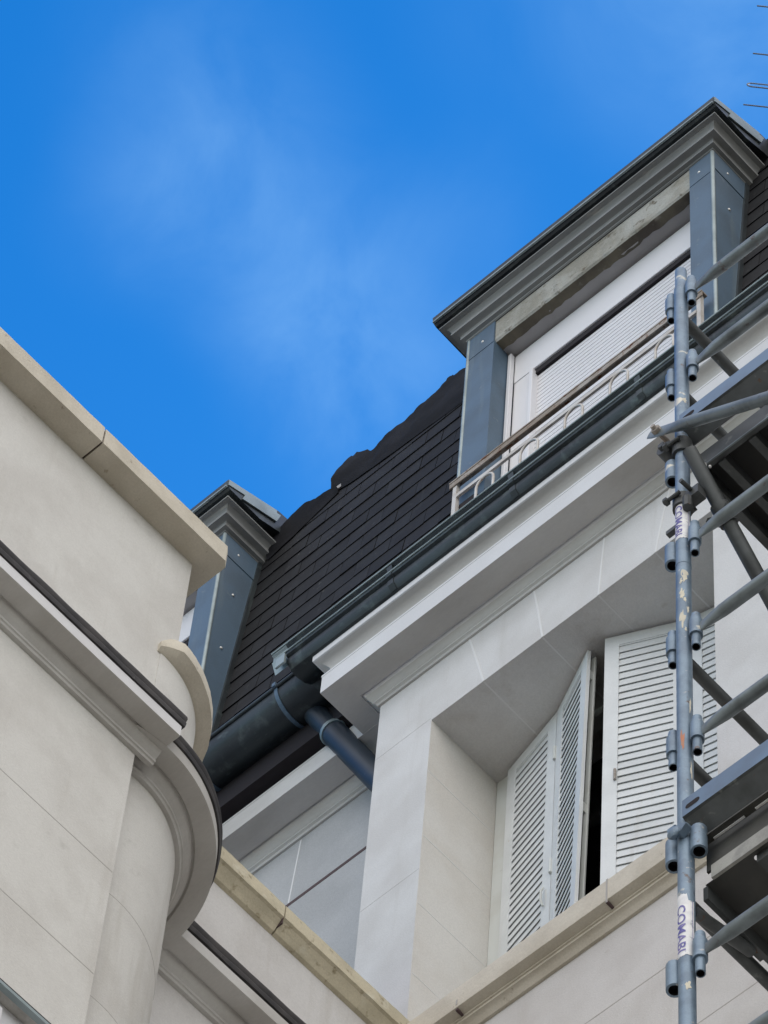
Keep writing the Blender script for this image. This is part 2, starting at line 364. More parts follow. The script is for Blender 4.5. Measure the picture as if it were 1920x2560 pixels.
# ---- louvre shuttered window
win = MB()
win.box(WIN0+.001, WIN0+.075, REC, REC+.06, ZS+.01, ZL-.001); win.box(WIN1-.075, WIN1-.001, REC, REC+.06, ZS+.01, ZL-.001)
win.box(WIN0+.075, WIN1-.075, REC, REC+.06, ZL-.05, ZL-.001)
wo = win.build('window', 'shutter_frame', main, bevel=.004)
b = MB(); b.box(WIN0+.02, WIN1-.02, .56, .57, ZS+.02, ZL-.03); b.build('pane', 'glass_dark', wo)
b = MB(); b.box(WIN0-.3, WIN1+.3, .605, 2.6, 14.9, 17.6)
b.f = [f for i, f in enumerate(b.f) if i != 2]; b.mi = b.mi[:len(b.f)]
b.build('room', 'room_dark', wo)
def shutter(p, q, z0, z1, parent, lean=0):
    """louvred steel leaf from plan point p to q: frame stiles and rails, slanting slats with dark gaps"""
    p, q = Vector((*p,0)), Vector((*q,0)); d = (q-p); w = d.length; d.normalize(); nrm = Vector((d.y,-d.x,0))   # towards the viewer
    up_ = Vector((0,0,1)); t = .015
    fr = MB(); st = .058
    def bx(s0, s1, za, zb, n0=-t/2, n1=t/2, mi=0):
        fr.obox(p+d*s0+nrm*n0+up_*za, d*(s1-s0), nrm*(n1-n0), up_*(zb-za), mi)
    bx(0, st, z0, z1); bx(w-st, w, z0, z1); bx(st, w-st, z0, z0+.06); bx(st, w-st, z1-.07, z1)
    # pressed sheet: flat face between the slots, each slot a hooded louvre
    pitch_ = .0502; n = int((z1-z0-.125)/pitch_)
    zz = z0+.065
    ed = 0
    for i in range(n):
        a = zz+i*pitch_
        o = p+d*(st+ed)
        L_ = d*(w-2*st-2*ed)
        # slat: leans outwards at its foot, leaving a slot under it
        o = o+d*rnd.uniform(-.0004,.0004)+up_*rnd.uniform(-.0008,.0008)
        v = [o+nrm*.0068+up_*a, o+nrm*-.0008+up_*(a+pitch_+.0082), o+nrm*-.0028+up_*(a+pitch_+.0075), o+nrm*.0045+up_*(a-.0008)]
        fr.loft([v, [x+L_ for x in v]], True)
    bx(st, w-st, zz+n*pitch_, z1-.07, -.005, .005)
    # dark lining seen through the slots
    fr.obox(p+d*(st+.001)+nrm*-.0105+up_*(z0+.061), d*(w-2*st-.002), nrm*-.001, up_*(z1-z0-.132), 1)
    if lean:   # the leaf has dropped on its hinge: its free edge leans
        for i, vv in enumerate(fr.v):
            vv = Vector(vv); k = max(0, (vv-p).dot(d)/w); fr.v[i] = tuple(vv+Vector((-lean*(z1-vv.z)*k, 0, 0)))
    so = fr.build('shutter', ['shutter_paint','slot_black'], parent)
    return so, p, d, nrm, w
ZT = ZL-.012
A, B_, C_ = (.092,.378), (.422,.298), (.704,.162)
D_, E_, F_ = (.783,.168), (1.085,.310), (1.40,.378)
so, p, d, nrm, w = shutter(A, B_, 15.16, ZT, wo)
h = MB(); h.tube([p+d*(w-.035)+nrm*.016+Vector((0,0,16.02)), p+d*(w-.035)+nrm*.026+Vector((0,0,16.05)), p+d*(w-.035)+nrm*.026+Vector((0,0,16.11)), p+d*(w-.035)+nrm*.016+Vector((0,0,16.14))], .005, 8)
h.build('handle', 'shutter_frame', so, smooth=40)
for z in (15.55, 16.2, 17.0):
    h = MB(); h.tube([p+d*(w+.003)+nrm*.012+Vector((0,0,z)), p+d*(w+.003)+nrm*.012+Vector((0,0,z+.09))], .008, 8); h.build('hinge', 'shutter_frame', so, smooth=40)
shutter((.427,.296), C_, 15.16, ZT, wo, .019)
b = MB(); b.box(.683, .706, .196, .206, 15.15, ZT-.002); b.box(.688,.698,.172,.197,16.25,16.31); b.box(.688,.698,.172,.197,17.19,17.25)
b.tube([(.70,.203,15.63),(.84,.185,15.66)], .006, 8)
b.v = [(x-.019*(ZT-z), y, z) for x, y, z in b.v]
b.build('shutter_stile', 'shutter_frame', wo, bevel=.003)
so, p, d, nrm, w = shutter(D_, E_, 15.16, ZT, wo)
for z in (16.3,):
    h = MB(); h.tube([p+d*.05+nrm*.013+Vector((0,0,z)), p+d*.05+nrm*.013+Vector((0,0,z+.07))], .006, 8); h.build('latch', 'rust_iron', so, smooth=40)
shutter((1.09,.312), F_, 15.16, ZT, wo)

# ---- mansard slates
def yroof(z): return .173+(z-18.3)*.070
b = MB(); SP = .142; z0 = 18.02
def slate_rows(b, x0, x1, za, zb, width=.215):
    k = 0; z = za
    while z < zb-.01:
        zt = min(z+SP+.05, zb+.02); x = x0-(k % 2)*width/2-rnd.random()*.01
        while x < x1:
            w_ = width-.0022-rnd.random()*.002; t = .0085+rnd.uniform(-.001,.002); dz = rnd.uniform(-.0025,.0025)
            xa, xb_ = max(x, x0), min(x+w_, x1)
            if xb_-xa > .01:
                y0_, y1_ = yroof(z), yroof(zt)
                b.obox((xa, y0_-t-.004, z+dz), (xb_-xa,0,0), (0,.008,0), (0,y1_-y0_+t*.75,zt-z-dz), 0)
            x += width
        z += SP; k += 1
slate_rows(b, -1.60, -.052, z0, 21.15); slate_rows(b, 1.44, 4.2, z0, 21.36)
slate_rows(b, -4.2, -3.08, z0, 21.15)
for xa, xb, ztop in ((-9,.7,21.17),(.7,XR,21.38)):
    b.face([(xa,yroof(17.9),17.9),(xb,yroof(17.9),17.9),(xb,yroof(ztop),ztop),(xa,yroof(ztop),ztop)], 0)
    b.face([(xa,yroof(ztop),ztop),(xb,yroof(ztop),ztop),(xb,8.6,21.6),(xa,8.6,21.6)], 1)
b.build('mansard_roof', ['slate','zinc_dark'], main)
# zinc roll along the break of the roof
b = MB(); b.tube([(1.7,.40,21.40),(2.6,.40,21.40),(5,.40,21.40)], .045, 14); b.box(1.7,5,.35,.365,21.2,21.39)
b.build('roof_roll', 'zinc_dark', main, smooth=40)
# torn black felt lifting off the break of the slope: crumpled sheet with a ragged top and a curled free end
from mathutils import noise as mn
def felt(x0, x1, topf, botf, curl, amp, nx, nz_, name='roofing_felt', rag=.02):
    rings = []
    for i in range(nx+1):
        u_ = i/nx; x = x0+(x1-x0)*u_; zt = topf(x)+rag*(.5*mn.noise(Vector((x*17,3.1,0)))+1.0*mn.noise(Vector((x*64,7.7,0)))); zb = botf(x)
        ring = []
        for k in range(nz_+1):
            v_ = k/nz_; z = zb+(zt-zb)*v_
            f1 = abs(mn.noise(Vector((x*5.0+z*2.2, z*3.5, 1.3))))+.5*abs(mn.noise(Vector((x*13, z*9, 5.1))))
            y = yroof(min(z, 21.16))+max(0, z-21.16)*.12-.014-amp*f1*(.3+v_)-curl(u_, v_)
            ring.append(Vector((x+.012*mn.noise(Vector((z*14, x*4, 2.0))), y, z)))
        rings.append(ring)
    b = MB(); b.loft(rings, False, 0, False); back = [[v+Vector((0,.007,0)) for v in r] for r in rings]
    b.loft(back, False, 0, False); b.loft([[r[-1] for r in rings], [r[-1] for r in back]], False, 0, False); b.loft([rings[-1], back[-1]], False, 0, False); b.loft([rings[0], back[0]], False, 0, False)
    return b.build(name, 'felt_black', main, smooth=38)
def lerp(tab):
    def f(x):
        for (xa, za), (xb, zb) in zip(tab, tab[1:]):
            if xa <= x <= xb: return za+(zb-za)*(x-xa)/(xb-xa)
        return tab[0][1] if x < tab[0][0] else tab[-1][1]
    return f
felt(-1.168, -.03, lerp([(-1.168,21.40),(-1.162,21.455),(-1.150,21.478),(-1.143,21.470),(-1.135,21.492),(-1.11,21.496),(-1.104,21.480),(-1.08,21.478),(-1.074,21.488),(-1.05,21.462),(-1.02,21.445),(-.985,21.405),(-.955,21.352),(-.93,21.345),(-.915,21.350),(-.895,21.378),(-.875,21.384),(-.865,21.398),(-.84,21.408),(-.832,21.399),(-.80,21.416),(-.77,21.410),(-.74,21.407),(-.735,21.414),(-.66,21.44),(-.60,21.468),(-.595,21.461),(-.56,21.486),(-.55,21.500),(-.53,21.503),(-.522,21.520),(-.495,21.522),(-.49,21.545),(-.478,21.553),(-.455,21.540),(-.445,21.516),(-.425,21.519),(-.41,21.532),(-.39,21.528),(-.34,21.47),(-.2,21.33),(-.03,21.22)]),
     lerp([(-1.168,21.15),(-1.05,21.10),(-.8,21.06),(-.4,21.02),(-.03,21.0)]), lambda u, v: .028*max(0, 1-u/.20)**1.2*math.sin(v*2.9), .012, 230, 12, rag=.003)
felt(-1.56, -1.13, lerp([(-1.56,21.0),(-1.53,21.07),(-1.50,21.16),(-1.44,21.225),(-1.36,21.24),(-1.27,21.20),(-1.18,21.165),(-1.13,21.15)]),
     lerp([(-1.56,20.92),(-1.3,21.02),(-1.13,21.10)]), lambda u, v: .02*v, .012, 34, 8, rag=.004)
b = MB(); b.obox((-1.20,.352,21.150), (.09,0,-.012), (0,.05,0), (0,0,.030)); b.build('batten_end', 'plaster_grey', main)

# ---- gutters and downpipe
b = MB()
GF = [(-.10,18.34),(-.10,18.20),(-.135,18.168),(-.185,18.152),(-.225,18.160),(-.247,18.185),(-.252,18.212),(-.246,18.226),(-.262,18.232),(-.268,18.245),(-.262,18.256),(-.256,18.256),(-.256,18.300),(-.266,18.306),(-.268,18.318),(-.258,18.326),(-.248,18.320),(-.246,18.235),(-.235,18.190),(-.185,18.165),(-.13,18.18),(-.108,18.21),(-.108,18.34)]
b.loft([[Vector((x,y,z)) for y, z in GF] for x in (-.62, XR)], True)
b.build('gutter', 'zinc_dark', main, smooth=35)
b = MB(); b.tube([(-.70,-.2695,18.316),(XR,-.2695,18.316)], .0052, 8); gl = b.build('gutter_lip_glint', 'zinc_light', main, smooth=50)  # pale tube along the lip, a highlight line put into its colour
b = MB(); b.tube([(-.62,-.2695,18.246),(XR,-.2695,18.246)], .0042, 8); b.build('gutter_bead_glint', 'zinc_light', main, smooth=50)  # same painted highlight along the lower bead
b = MB()   # open end of the gutter: turned lip and stop plate
b.loft([[Vector((x,y,z)) for y, z in GF[10:19]] for x in (-.70,-.62)], True)
b.box(-.665,-.615,-.272,-.262,18.165,18.235)
b.build('gutter_end', 'zinc_light', main)
for x in (-.05,.62,1.3,2.1):
    b = MB(); b.loft([[Vector((xx,y-.003,z-.003)) for y, z in GF[4:14]] for xx in (x, x+.03)], True); b.build('gutter_bracket', 'zinc_dark', main)
b = MB(); cy, cz, rg = -.03, 18.300, .112
half = [(cy+rg*math.cos(R(a)), cz+rg*math.sin(R(a))) for a in range(180, 361, 12)]
inner = [(cy+(rg-.006)*math.cos(R(a)), cz+(rg-.006)*math.sin(R(a))) for a in range(360, 179, -12)]
b.loft([[Vector((x,y,z)) for y, z in half+inner] for x in (-4,-.53)], True)
b.face([Vector((-.53,y,z)) for y, z in half]+[Vector((-.53,cy+rg,cz)), Vector((-.53,cy-rg,cz))][:0])
b.tube([(-4,cy-rg-.004,cz+.004),(-.53,cy-rg-.004,cz+.004)], .010, 10)
gg = b.build('gutter', 'zinc_dark', main, smooth=40)
for x in (-.80,-1.28,-1.9):
    b = MB(); b.loft([[Vector((xx,cy+(y-cy)*1.05,cz+(z-cz)*1.05)) for y, z in half]+[Vector((xx,y,z)) for y, z in half[::-1]] for xx in (x, x+.018)], True)
    b.box(x, x+.018, cy-rg-.02, cy-rg+.02, cz-.004, cz+.022)
    b.build('gutter_bracket', 'zinc_blue', gg)
b = MB(); b.box(-4,-.52,.030,.25,18.045,18.33); b.build('gutter_shade', 'slot_black', main)  # black board standing in for the deep shade under the gutter
b = MB(); b.tube([(-.765,-.01,18.345),(-.753,0,18.31),(-.60,.08,17.965)], .052, 18); b.tube([(-.625,.067,18.02),(-.60,.08,17.965),(-.34,.195,17.375),(-.335,.20,17.2),(-.335,.20,9)], .058, 18)
dp = b.build('downpipe', 'pipe_grey', main, smooth=40)
b = MB(); b.tube([(-.632,.0635,18.037),(-.624,.0675,18.020)], .063, 18); b.build('pipe_collar', 'zinc_light', dp, smooth=40)

# ---- dormers
DC = [(0,21.04),(.100,21.04),(.100,21.030),(.076,21.026),(.064,21.016),(.058,21.000),(.060,20.990),(.060,20.974),(.040,20.970),(.030,20.966),(.026,20.956),(.028,20.950),(.028,20.934),(.010,20.928),(.008,20.922),(0,20.918)]
def dormer(xl, xr, parent, x_in_l, x_in_r, cap_l=.118, cap_r=.118):
    YD = .10; zb = 18.25; zt = 20.925
    d_ = MB()
    # zinc clad pillars and cheeks (cheeks run back to the slates)
    for x0, x1 in ((xl, x_in_l), (x_in_r, xr)):
        d_.box(x0, x1, YD, YD+.16, zb, zt)
    for xs in (xl, xr):
        s_ = .004 if xs == xr else -.004
        ring = [(YD+.012, zb), (YD+.012, zt), (yroof(zt)+.03, zt), (yroof(zb)+.03, zb)]
        d_.loft([[Vector((xs-s_*6, y, z)) for y, z in ring], [Vector((xs+s_*.5, y, z)) for y, z in ring]], True)
        up_ring = [(YD+.003, 20.745), (YD+.003, zt-.002), (yroof(zt)+.028, zt-.002), (yroof(20.745)+.02, 20.745)]
        d_.loft([[Vector((xs, y, z)) for y, z in up_ring], [Vector((xs+s_*1.4, y, z)) for y, z in up_ring]], True)
    root = d_.build('dormer', 'zinc_blue', parent)
    # corner beads, light zinc
    for xs, sg in ((xl, -1), (xr, 1)):
        q = MB(); q.tube([(xs-sg*.004, YD+.004, zb), (xs-sg*.004, YD+.004, zt)], .0105, 10)
        q.build('corner_bead', 'zinc_light', root, smooth=50)
    for xs, sg in ((xl, -1), (xr, 1)):   # cover strip where the cheek meets the slates
        q = MB(); q.obox((xs-.01, yroof(zb)-.035, zb), (.02+sg*.004,0,0), (0,.05,0), (0, yroof(zt)-yroof(zb), zt-zb))
        q.build('cheek_flashing', 'zinc_dark', root)
    for xx, zz in (((xl+x_in_l)/2+.01, 20.80), ((x_in_r+xr)/2-.012, 20.80), ((x_in_r+xr)/2-.012, 19.2)):
        q = MB(); q.sphere((xx, YD-.001, zz), .009, 6, sc=(1,.7,1)); q.build('screw', 'screw', root, smooth=60)
    for yy, zz in ((.20,20.83),(.205,20.46),(.185,19.95),(.165,19.40),(.15,18.9)):
        q = MB(); q.sphere((xr+.003, yy, zz), .009, 6, sc=(.7,1,1)); q.build('screw', 'screw', root, smooth=60)
    # seam where the upper sheet of the pillar front laps over the lower
    for x0, x1 in ((xl+.012, x_in_l-.002), (x_in_r+.002, xr-.012)):
        q = MB(); q.box(x0, x1, YD-.0022, YD+.004, 20.715, zt-.003)
        q.build('pillar_sheet', 'zinc_blue', root)
    # moulded cornice
    q = MB(); q.sweep([(xr, yroof(21)+.05), (xr, YD), (xl, YD), (xl, yroof(21)+.05)], DC, 1)
    q.build('cornice', 'dormer_grey', root, smooth=30)
    # lintel and its dark brown soffit
    q = MB(); xs_ = [x_in_l+(x_in_r-x_in_l)*i/40 for i in range(41)]
    rings = []
    for i, x in enumerate(xs_):
        e = rnd.uniform(-.006,.006) if 0 < i < 40 else 0
        rings.append([Vector((x, YD+.004, 20.921)), Vector((x, YD+.006+e*.4, 20.735+e)), Vector((x, YD+.014, 20.722+e*.7)), Vector((x, YD+.062+e*1.2, 20.714+e*.5)), Vector((x, YD+.066, 20.921))])
    q.loft(rings, True)
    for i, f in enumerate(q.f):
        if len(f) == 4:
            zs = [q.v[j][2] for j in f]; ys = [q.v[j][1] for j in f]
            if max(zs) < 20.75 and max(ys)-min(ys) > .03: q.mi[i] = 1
    q.build('lintel', ['lintel_rough','soffit_brown'], root)
    q = MB(); q.box(x_in_l, x_in_r, YD+.05, YD+.30, 20.718, 20.90); q.build('plaster_head', 'plaster_grey', root)
    # roller shutter: box, guides, curtain, dark slot
    yb = .222
    q = MB(); q.box(x_in_l+.02, x_in_r-.005, yb, yb+.07, 20.44, 20.707); rs = q.build('roller_shutter', 'pvc_white', root, bevel=.004)
    q = MB(); q.box(x_in_l+.02, x_in_l+.125, yb+.004, yb+.07, zb, 20.439); q.box(x_in_l+.126, x_in_l+.148, yb-.012, yb+.07, zb, 20.425); q.box(x_in_r-.10, x_in_r-.005, yb+.004, yb+.07, zb, 20.439)
    q.box(x_in_l+.004, x_in_l+.024, yb-.03, yb-.004, zb, 20.70)
    q.build('shutter_guide', 'pvc_white', rs, bevel=.003)
    q = MB(); q.box(x_in_l+.13, x_in_r-.09, yb+.01, yb+.05, 20.395, 20.4395); q.build('shutter_slot', 'slot_black', rs)
    q = MB(); z = 20.40; H = .037
    while z > 18.3:
        a = [(yb+.034, z), (yb+.026, z-.004), (yb+.0235, z-H*.5), (yb+.026, z-H+.006), (yb+.034, z-H+.002), (yb+.045, z-H+.002), (yb+.045, z)]
        q.loft([[Vector((x, y, zz)) for y, zz in a] for x in (x_in_l+.148, x_in_r-.09)], True); z -= H
    q.build('shutter_curtain', 'pvc_white', rs)
    # roof cap: sloping zinc slab with a drip edge
    y0 = -.028; zc = 21.135
    side = [(y0, zc), (y0-.004, zc-.012), (y0+.002, zc-.052), (y0+.022, zc-.066), (.20, 21.06), (.33, 21.11), (.45, 21.12), (.45, 21.30), (.31, 21.285)]
    q = MB(); q.loft([[Vector((x, y, z)) for y, z in side] for x in (xl-cap_l, xr+cap_r)], True)
    rc = q.build('roof_cap', 'zinc_dark', root)
    q = MB(); q.box(xl-cap_l+.004, xr+cap_r-.004, y0-.006, y0+.004, zc-.064, zc-.052); q.build('drip_edge', 'zinc_light', rc)
    q = MB(); q.obox((xr+cap_r+.001, y0+.004, zc-.05), (.004,0,0), (0,.32,.135), (0,0,.048)); q.obox((xr+cap_r+.002, .07, zc-.066), (.008,0,0), (0,.23,.09), (0,.02,.085))
    q.build('cap_side', 'zinc_light', rc)
    return root
dormer(-.05, 1.436, main, .118, 1.299)
dormer(-3.08, -1.61, main, -2.91, -1.745)

# ---- guard rail in front of the near dormer
def guard(x0, x1, parent, zt=19.44):
    q = MB(); q.box(x0-.03, x1+.04, .035, .075, zt-.012, zt); q.box(x0-.03, x1+.04, .038, .046, zt-.05, zt-.012)
    gr = q.build('guard_rail', 'rust_iron', parent, bevel=.002)
    q = MB(); q.box(x0+.01, x1, .045, .057, zt-.155, zt-.128); q.build('lower_rail', 'iron_pale', gr)
    for x in (x0-.012, x1+.005):
        q = MB(); q.box(x, x+.022, .044, .066, 18.3, zt-.013); q.build('post', 'iron_pale', gr)
    x = x0+.175
    while x < x1-.1:
        q = MB(); r_ = .05; pts = [(x-r_, .05, 18.4), (x-r_, .05, zt-.215)]+[(x-r_*math.cos(R(a)), .05, zt-.215+.058*math.sin(R(a))) for a in range(20, 161, 20)]+[(x+r_, .05, zt-.215), (x+r_, .05, 18.4)]
        q.tube(pts, .0068, 8); q.build('arch', 'iron_pale', gr, smooth=50); x += .255
    return gr
guard(-.005, 1.37, main)
b = MB(); b.box(-.005,.10,.07,.12,19.17,19.25); b.build('rail_bracket','slot_black', main)

# ================================================================== SIDE WING (left)
wing = thing('rendered_wing', 'pale rendered wing wall on the left with rounded corner, limestone coping and black topped cornice', 'building')
AX, AU, W2 = .566, .51, .035
CC, RW = (.075,-1.762), .43
b = MB()
wall_hole(b, lambda s,t,d: (AX-d, s, t), -9, -1.843, 0, 14.30, -3.6, -1.86, 11.0, 12.655, .16)
b.face([(AX,-1.843,0),(.40,-1.843,0),(.40,-1.843,14.3),(AX,-1.843,14.3)])
def ws(z, y0, y1, x, w=.004, mi=1, t=.0006): b.box(x-.01, x+t, y0, y1, z-w/2, z+w/2, mi)
for z in (13.60, 13.05): ws(z, -9, -1.846, AX)
b.build('lower_wall', ['render_wing','joint_dark'], wing)
b = MB(); b.revolve(CC, [(RW,0),(RW,14.30),(.05,14.30),(.05,0)], -12, 112, 40)
for z in (13.60, 13.05): b.revolve(CC, [(RW-.01,z-.001),(RW+.0005,z-.001),(RW+.0005,z+.001),(RW-.01,z+.001)], -11, 111, 40, 1)
b.build('round_corner', ['render_wing','joint_dark'], wing, smooth=20)
b = MB(); b.face([(W2,-1.5,0),(W2,0,0),(W2,0,15.07),(W2,-1.5,15.07)]); b.box(W2-.22,W2-.001,-1.5,.0,14.3,15.07)
ws(13.55, -1.34, -.001, W2)
b.build('terrace_wall', ['render_white','joint_dark'], wing)
b = MB(); b.box(-8, AU-.02, -9, -1.715, 14.25, 15.75); b.box(AU-.02, AU, -9, -1.705, 14.3, 15.785)
b.face([(-8,-1.705,15.76),(AU-.02,-1.705,15.76),(AU-.02,-1.705,14.3),(-8,-1.705,14.3)])
b.build('upper_wall', 'render_wing', wing)
b = MB(); PC, PR = (.12,-1.76), .394
b.revolve(PC, [(PR,14.3),(PR,15.09),(PR-.15,15.09),(PR-.15,14.3)], -2, 112, 36); b.build('round_parapet', 'render_wing', wing, smooth=20)
b = MB(); b.box(-8,W2-.22,-1.7,.26,14.2,14.45); b.build('terrace_floor', 'terrace', wing)

# cornice with black lead capping: straight run, round corner, straight run
WC = [(0,14.408),(.130,14.408),(.130,14.352),(.122,14.350),(.060,14.352),(.054,14.360),(.050,14.358),(.046,14.342),(.036,14.326),(.024,14.318),(.022,14.314),(.026,14.311),(.026,14.300),(.020,14.298),(.016,14.290),(0,14.290)]
LD = [(0,14.480),(.125,14.476),(.139,14.470),(.142,14.452),(.136,14.44),(.140,14.428),(.136,14.412),(.120,14.410),(0,14.410)]
def tint(c):
    for i, f in enumerate(c.f):
        zs = [c.v[j][2] for j in f]
        c.mi[i] = 0 if (len(f) == 4 and min(zs) > 14.3505 and max(zs)-min(zs) > .03) else 1
def reg(prof, dz): return [(p, z+dz) for p, z in prof]
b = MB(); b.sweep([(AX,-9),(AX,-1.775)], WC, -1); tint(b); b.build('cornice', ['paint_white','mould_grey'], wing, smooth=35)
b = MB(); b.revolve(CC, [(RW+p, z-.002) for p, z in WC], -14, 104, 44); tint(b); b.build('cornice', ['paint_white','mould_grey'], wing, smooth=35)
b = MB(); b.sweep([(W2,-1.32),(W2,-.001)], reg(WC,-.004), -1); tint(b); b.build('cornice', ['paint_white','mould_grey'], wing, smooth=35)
def lead(b):   # a hand dressed edge is never quite straight
    for i, v in enumerate(b.v): b.v[i] = (v[0]+.0008*math.sin(v[1]*31+v[2]*60), v[1]+.0008*math.sin(v[0]*37), v[2]+.0010*math.sin(v[1]*23+v[0]*19))
b = MB(); b.sweep([(AX,-9)]+[(AX,-3.4+i*.05) for i in range(32)]+[(AX,-1.766)], LD, -1); lead(b); b.build('lead_flashing', 'lead_black', wing, smooth=40)
b = MB(); b.revolve(CC, [(RW+p, z-.003) for p, z in LD], -14, 101, 60); lead(b); b.build('lead_flashing', 'lead_black', wing, smooth=40)
b = MB(); b.sweep([(W2,-1.30+i*.05) for i in range(26)]+[(W2,-.002)], reg(LD,-.001), -1); lead(b); b.build('lead_flashing', 'lead_black', wing, smooth=40)

# copings
b = MB(); zt_, zb_ = 15.885, 15.777
cop = [(-.30,zb_),(.100,zb_),(.100,zt_-.006),(.094,zt_),(-.30,zt_)]
joints = [-9,-5.3,-3.72,-2.262,-1.62]
for i in range(len(joints)-1):
    y0_, y1_ = joints[i]+(.004 if i else 0), joints[i+1]-(.004 if i < len(joints)-2 else 0)
    n = max(2, int((y1_-y0_)/.04)); rings = []
    for k in range(n+1):
        y = y0_+(y1_-y0_)*k/n; j1, j2 = rnd.uniform(-.0007,.0007), rnd.uniform(-.0007,.0007)
        rr = [(x, z) for x, z in cop]
        if i == len(joints)-2 and k == n: rr = [(x-(.02 if x > 0 else 0), z) for x, z in cop]
        rings.append([Vector((AU+x+(j1 if 0 < q < 4 else 0), y, z+(j2 if q in (1,2) else 0))) for q, (x, z) in enumerate(rr)])
        if i == len(joints)-2 and k == n-1: rings[-1] = [Vector((AU+x, y1_-.02, z)) for x, z in cop]
    b.loft(rings, True)
for y in joints[1:-1]: b.box(AU-.29, AU+.092, y-.004, y+.004, zb_+.012, zt_-.012, 1)
b.build('wall_coping', ['limestone_pale','joint_black'], wing)
b = MB(); CP = [(-.17,15.165),(.056,15.165),(.060,15.158),(.060,15.088),(.048,15.082),(.030,15.060),(.016,15.040),(.0,15.034),(-.17,15.034)]
rings = []
for i in range(56):
    a = -4+110*i/55; k = min(1, .25+(a+4)/14); k2 = min(1, .55+(a+4)/10); CPC = [(-.17,15.165),(.048,15.165),(.052,15.158),(.052,15.104),(.040,15.098),(.012,15.080),(.0,15.076),(-.17,15.076)]; jj = rnd.uniform(-.001,.001)
    rings.append([Vector((PC[0]+(PR+(p*k if p > 0 else p)+jj)*math.cos(R(a)), PC[1]+(PR+(p*k if p > 0 else p)+jj)*math.sin(R(a)), 15.076+(z-15.076)*k2)) for p, z in CPC])
b.loft(rings, True); b.build('curved_coping', 'limestone_pale', wing, smooth=30)
b = MB(); ys = [-1.40,-.71,-.0015]
for i in range(2):
    y0_, y1_ = ys[i]+(.003 if i else 0), ys[i+1]-(.003 if i == 0 else 0); n = int((y1_-y0_)/.03); rings = []
    for k in range(n+1):
        y = y0_+(y1_-y0_)*k/n; j1, j2 = rnd.uniform(-.0008,.0008), rnd.uniform(-.0008,.0008)
        rings.append([Vector((W2+p+(j1 if p > .04 else 0), y, z+.003+(j2 if p > .04 else 0))) for p, z in CP])
    b.loft(rings, True)
b.box(W2-.1, W2+.052, ys[1]-.003, ys[1]+.003, 15.06, 15.16, 1)
b.build('terrace_coping', ['limestone','joint_black'], wing)

# roller shuttered opening at the foot of the frame
b = MB(); b.box(AX-.10, AX-.055, -3.598, -1.862, 11, 12.65); ww = b.build('window', 'pvc_white', wing)
b = MB(); b.box(AX-.054, AX-.03, -3.598, -2.12, 11, 12.60); b.build('roller_curtain', 'pvc_white', ww, bevel=.004)
b = MB(); b.box(AX-.016, AX+.004, -3.62, -1.87, 12.638, 12.652); b.build('lintel_angle', 'zinc_light', ww)
b = MB(); b.box(AX-.02, AX+.0015, -3.62, -1.87, 12.653, 12.662); b.build('flashing', 'slot_black', ww)

# ================================================================== SCAFFOLD
scaf = thing('scaffold', 'galvanised steel tube scaffold bay with decks and toe boards standing before the facade', 'scaffold')
PX, PY, PI_ = 2.466, -1.35, -.62
XE = 4.97
b = MB(); b.tube([(PX,PY,0),(PX,PY,15.90)], .0242, 24); b.tube([(PX,PY,15.90),(PX,PY,15.915),(PX,PY,16.045),(PX,PY,16.05)], [.0242,.0205,.0205,.017], 20)
b.tube([(PX,PY,13.985),(PX,PY,14.0)], .0252, 24)
post = b.build('standard', 'galvanised', scaf, smooth=40)
for x, y, zt in ((PX,PI_,15.9),(XE,PY,16.05),(XE,PI_,16.05)):
    b = MB(); b.tube([(x,y,0),(x,y,zt)], .0242, 20); b.build('standard', 'galvanised', scaf, smooth=40)

def socket(x, y, z, pin=True, r=.021, parent=None, size=1.0):
    """vertical wedge socket on a standard, with the hollow pin of the rail showing below it"""
    b = MB()
    if pin:
        b.hollow((x,y,z-.035),(x,y,z+.05), r, r-.006, 16, 0, 1); b.tube([(x,y,z+.05),(x,y,z+.062),(x,y,z+.085)], [r-.001,r*.8,r*.72], 16)
        b.hollow((x,y,z-.098),(x,y,z-.02), .0145, .0115, 14, 0, 1); b.tube([(x,y,z-.03),(x,y,z-.028)], .0115, 12, True, 1); b.tube([(x,y,z-.080),(x,y,z-.078)], .0112, 12, True, 1)
    else:
        b.hollow((x,y,z-.055*size),(x,y,z+.055*size), r+.003, r-.004, 16, 0, 1); b.tube([(x,y,z-.03),(x,y,z-.028)], r-.004, 12, True, 1); b.tube([(x,y,z+.05*size),(x,y,z+.052*size)], r-.002, 12, True, 0)
    return b.build('wedge_socket', ['galvanised','slot_black'], scaf, smooth=40)
def rail(z):
    """guard rail along the facade whose ends are flattened into the sockets"""
    n = 18; rings = []
    for x, ry, rz in ((PX+.052,.005,.026),(PX+.07,.006,.026),(PX+.10,.013,.024),(PX+.15,.0205,.0215),(PX+.2,.0212,.0212),(XE-.1,.0212,.0212),(XE-.05,.006,.025)):
        rings.append([Vector((x, PY+ry*math.cos(2*math.pi*j/n), z+rz*math.sin(2*math.pi*j/n))) for j in range(n)])
    b = MB(); b.loft(rings, True); return b.build('guard_rail', 'steel_rail', scaf, smooth=50)
RZ = (15.845, 15.29, 14.125, 13.562, 12.975, 11.872, 11.36)
for z in RZ:
    rail(z); socket(PX+.046, PY, z)
socket(PX+.047, PY, 12.415, False)
for z in (15.825, 15.262, 13.552, 12.985):
    socket(PX-.044, PY, z)
    b = MB(); b.tube([(PX-.042,PY+.022,z-.005),(PX-.042,PI_-.02,z-.005)], .0205, 18); b.build('transom', 'galvanised_dark', scaf, smooth=40)
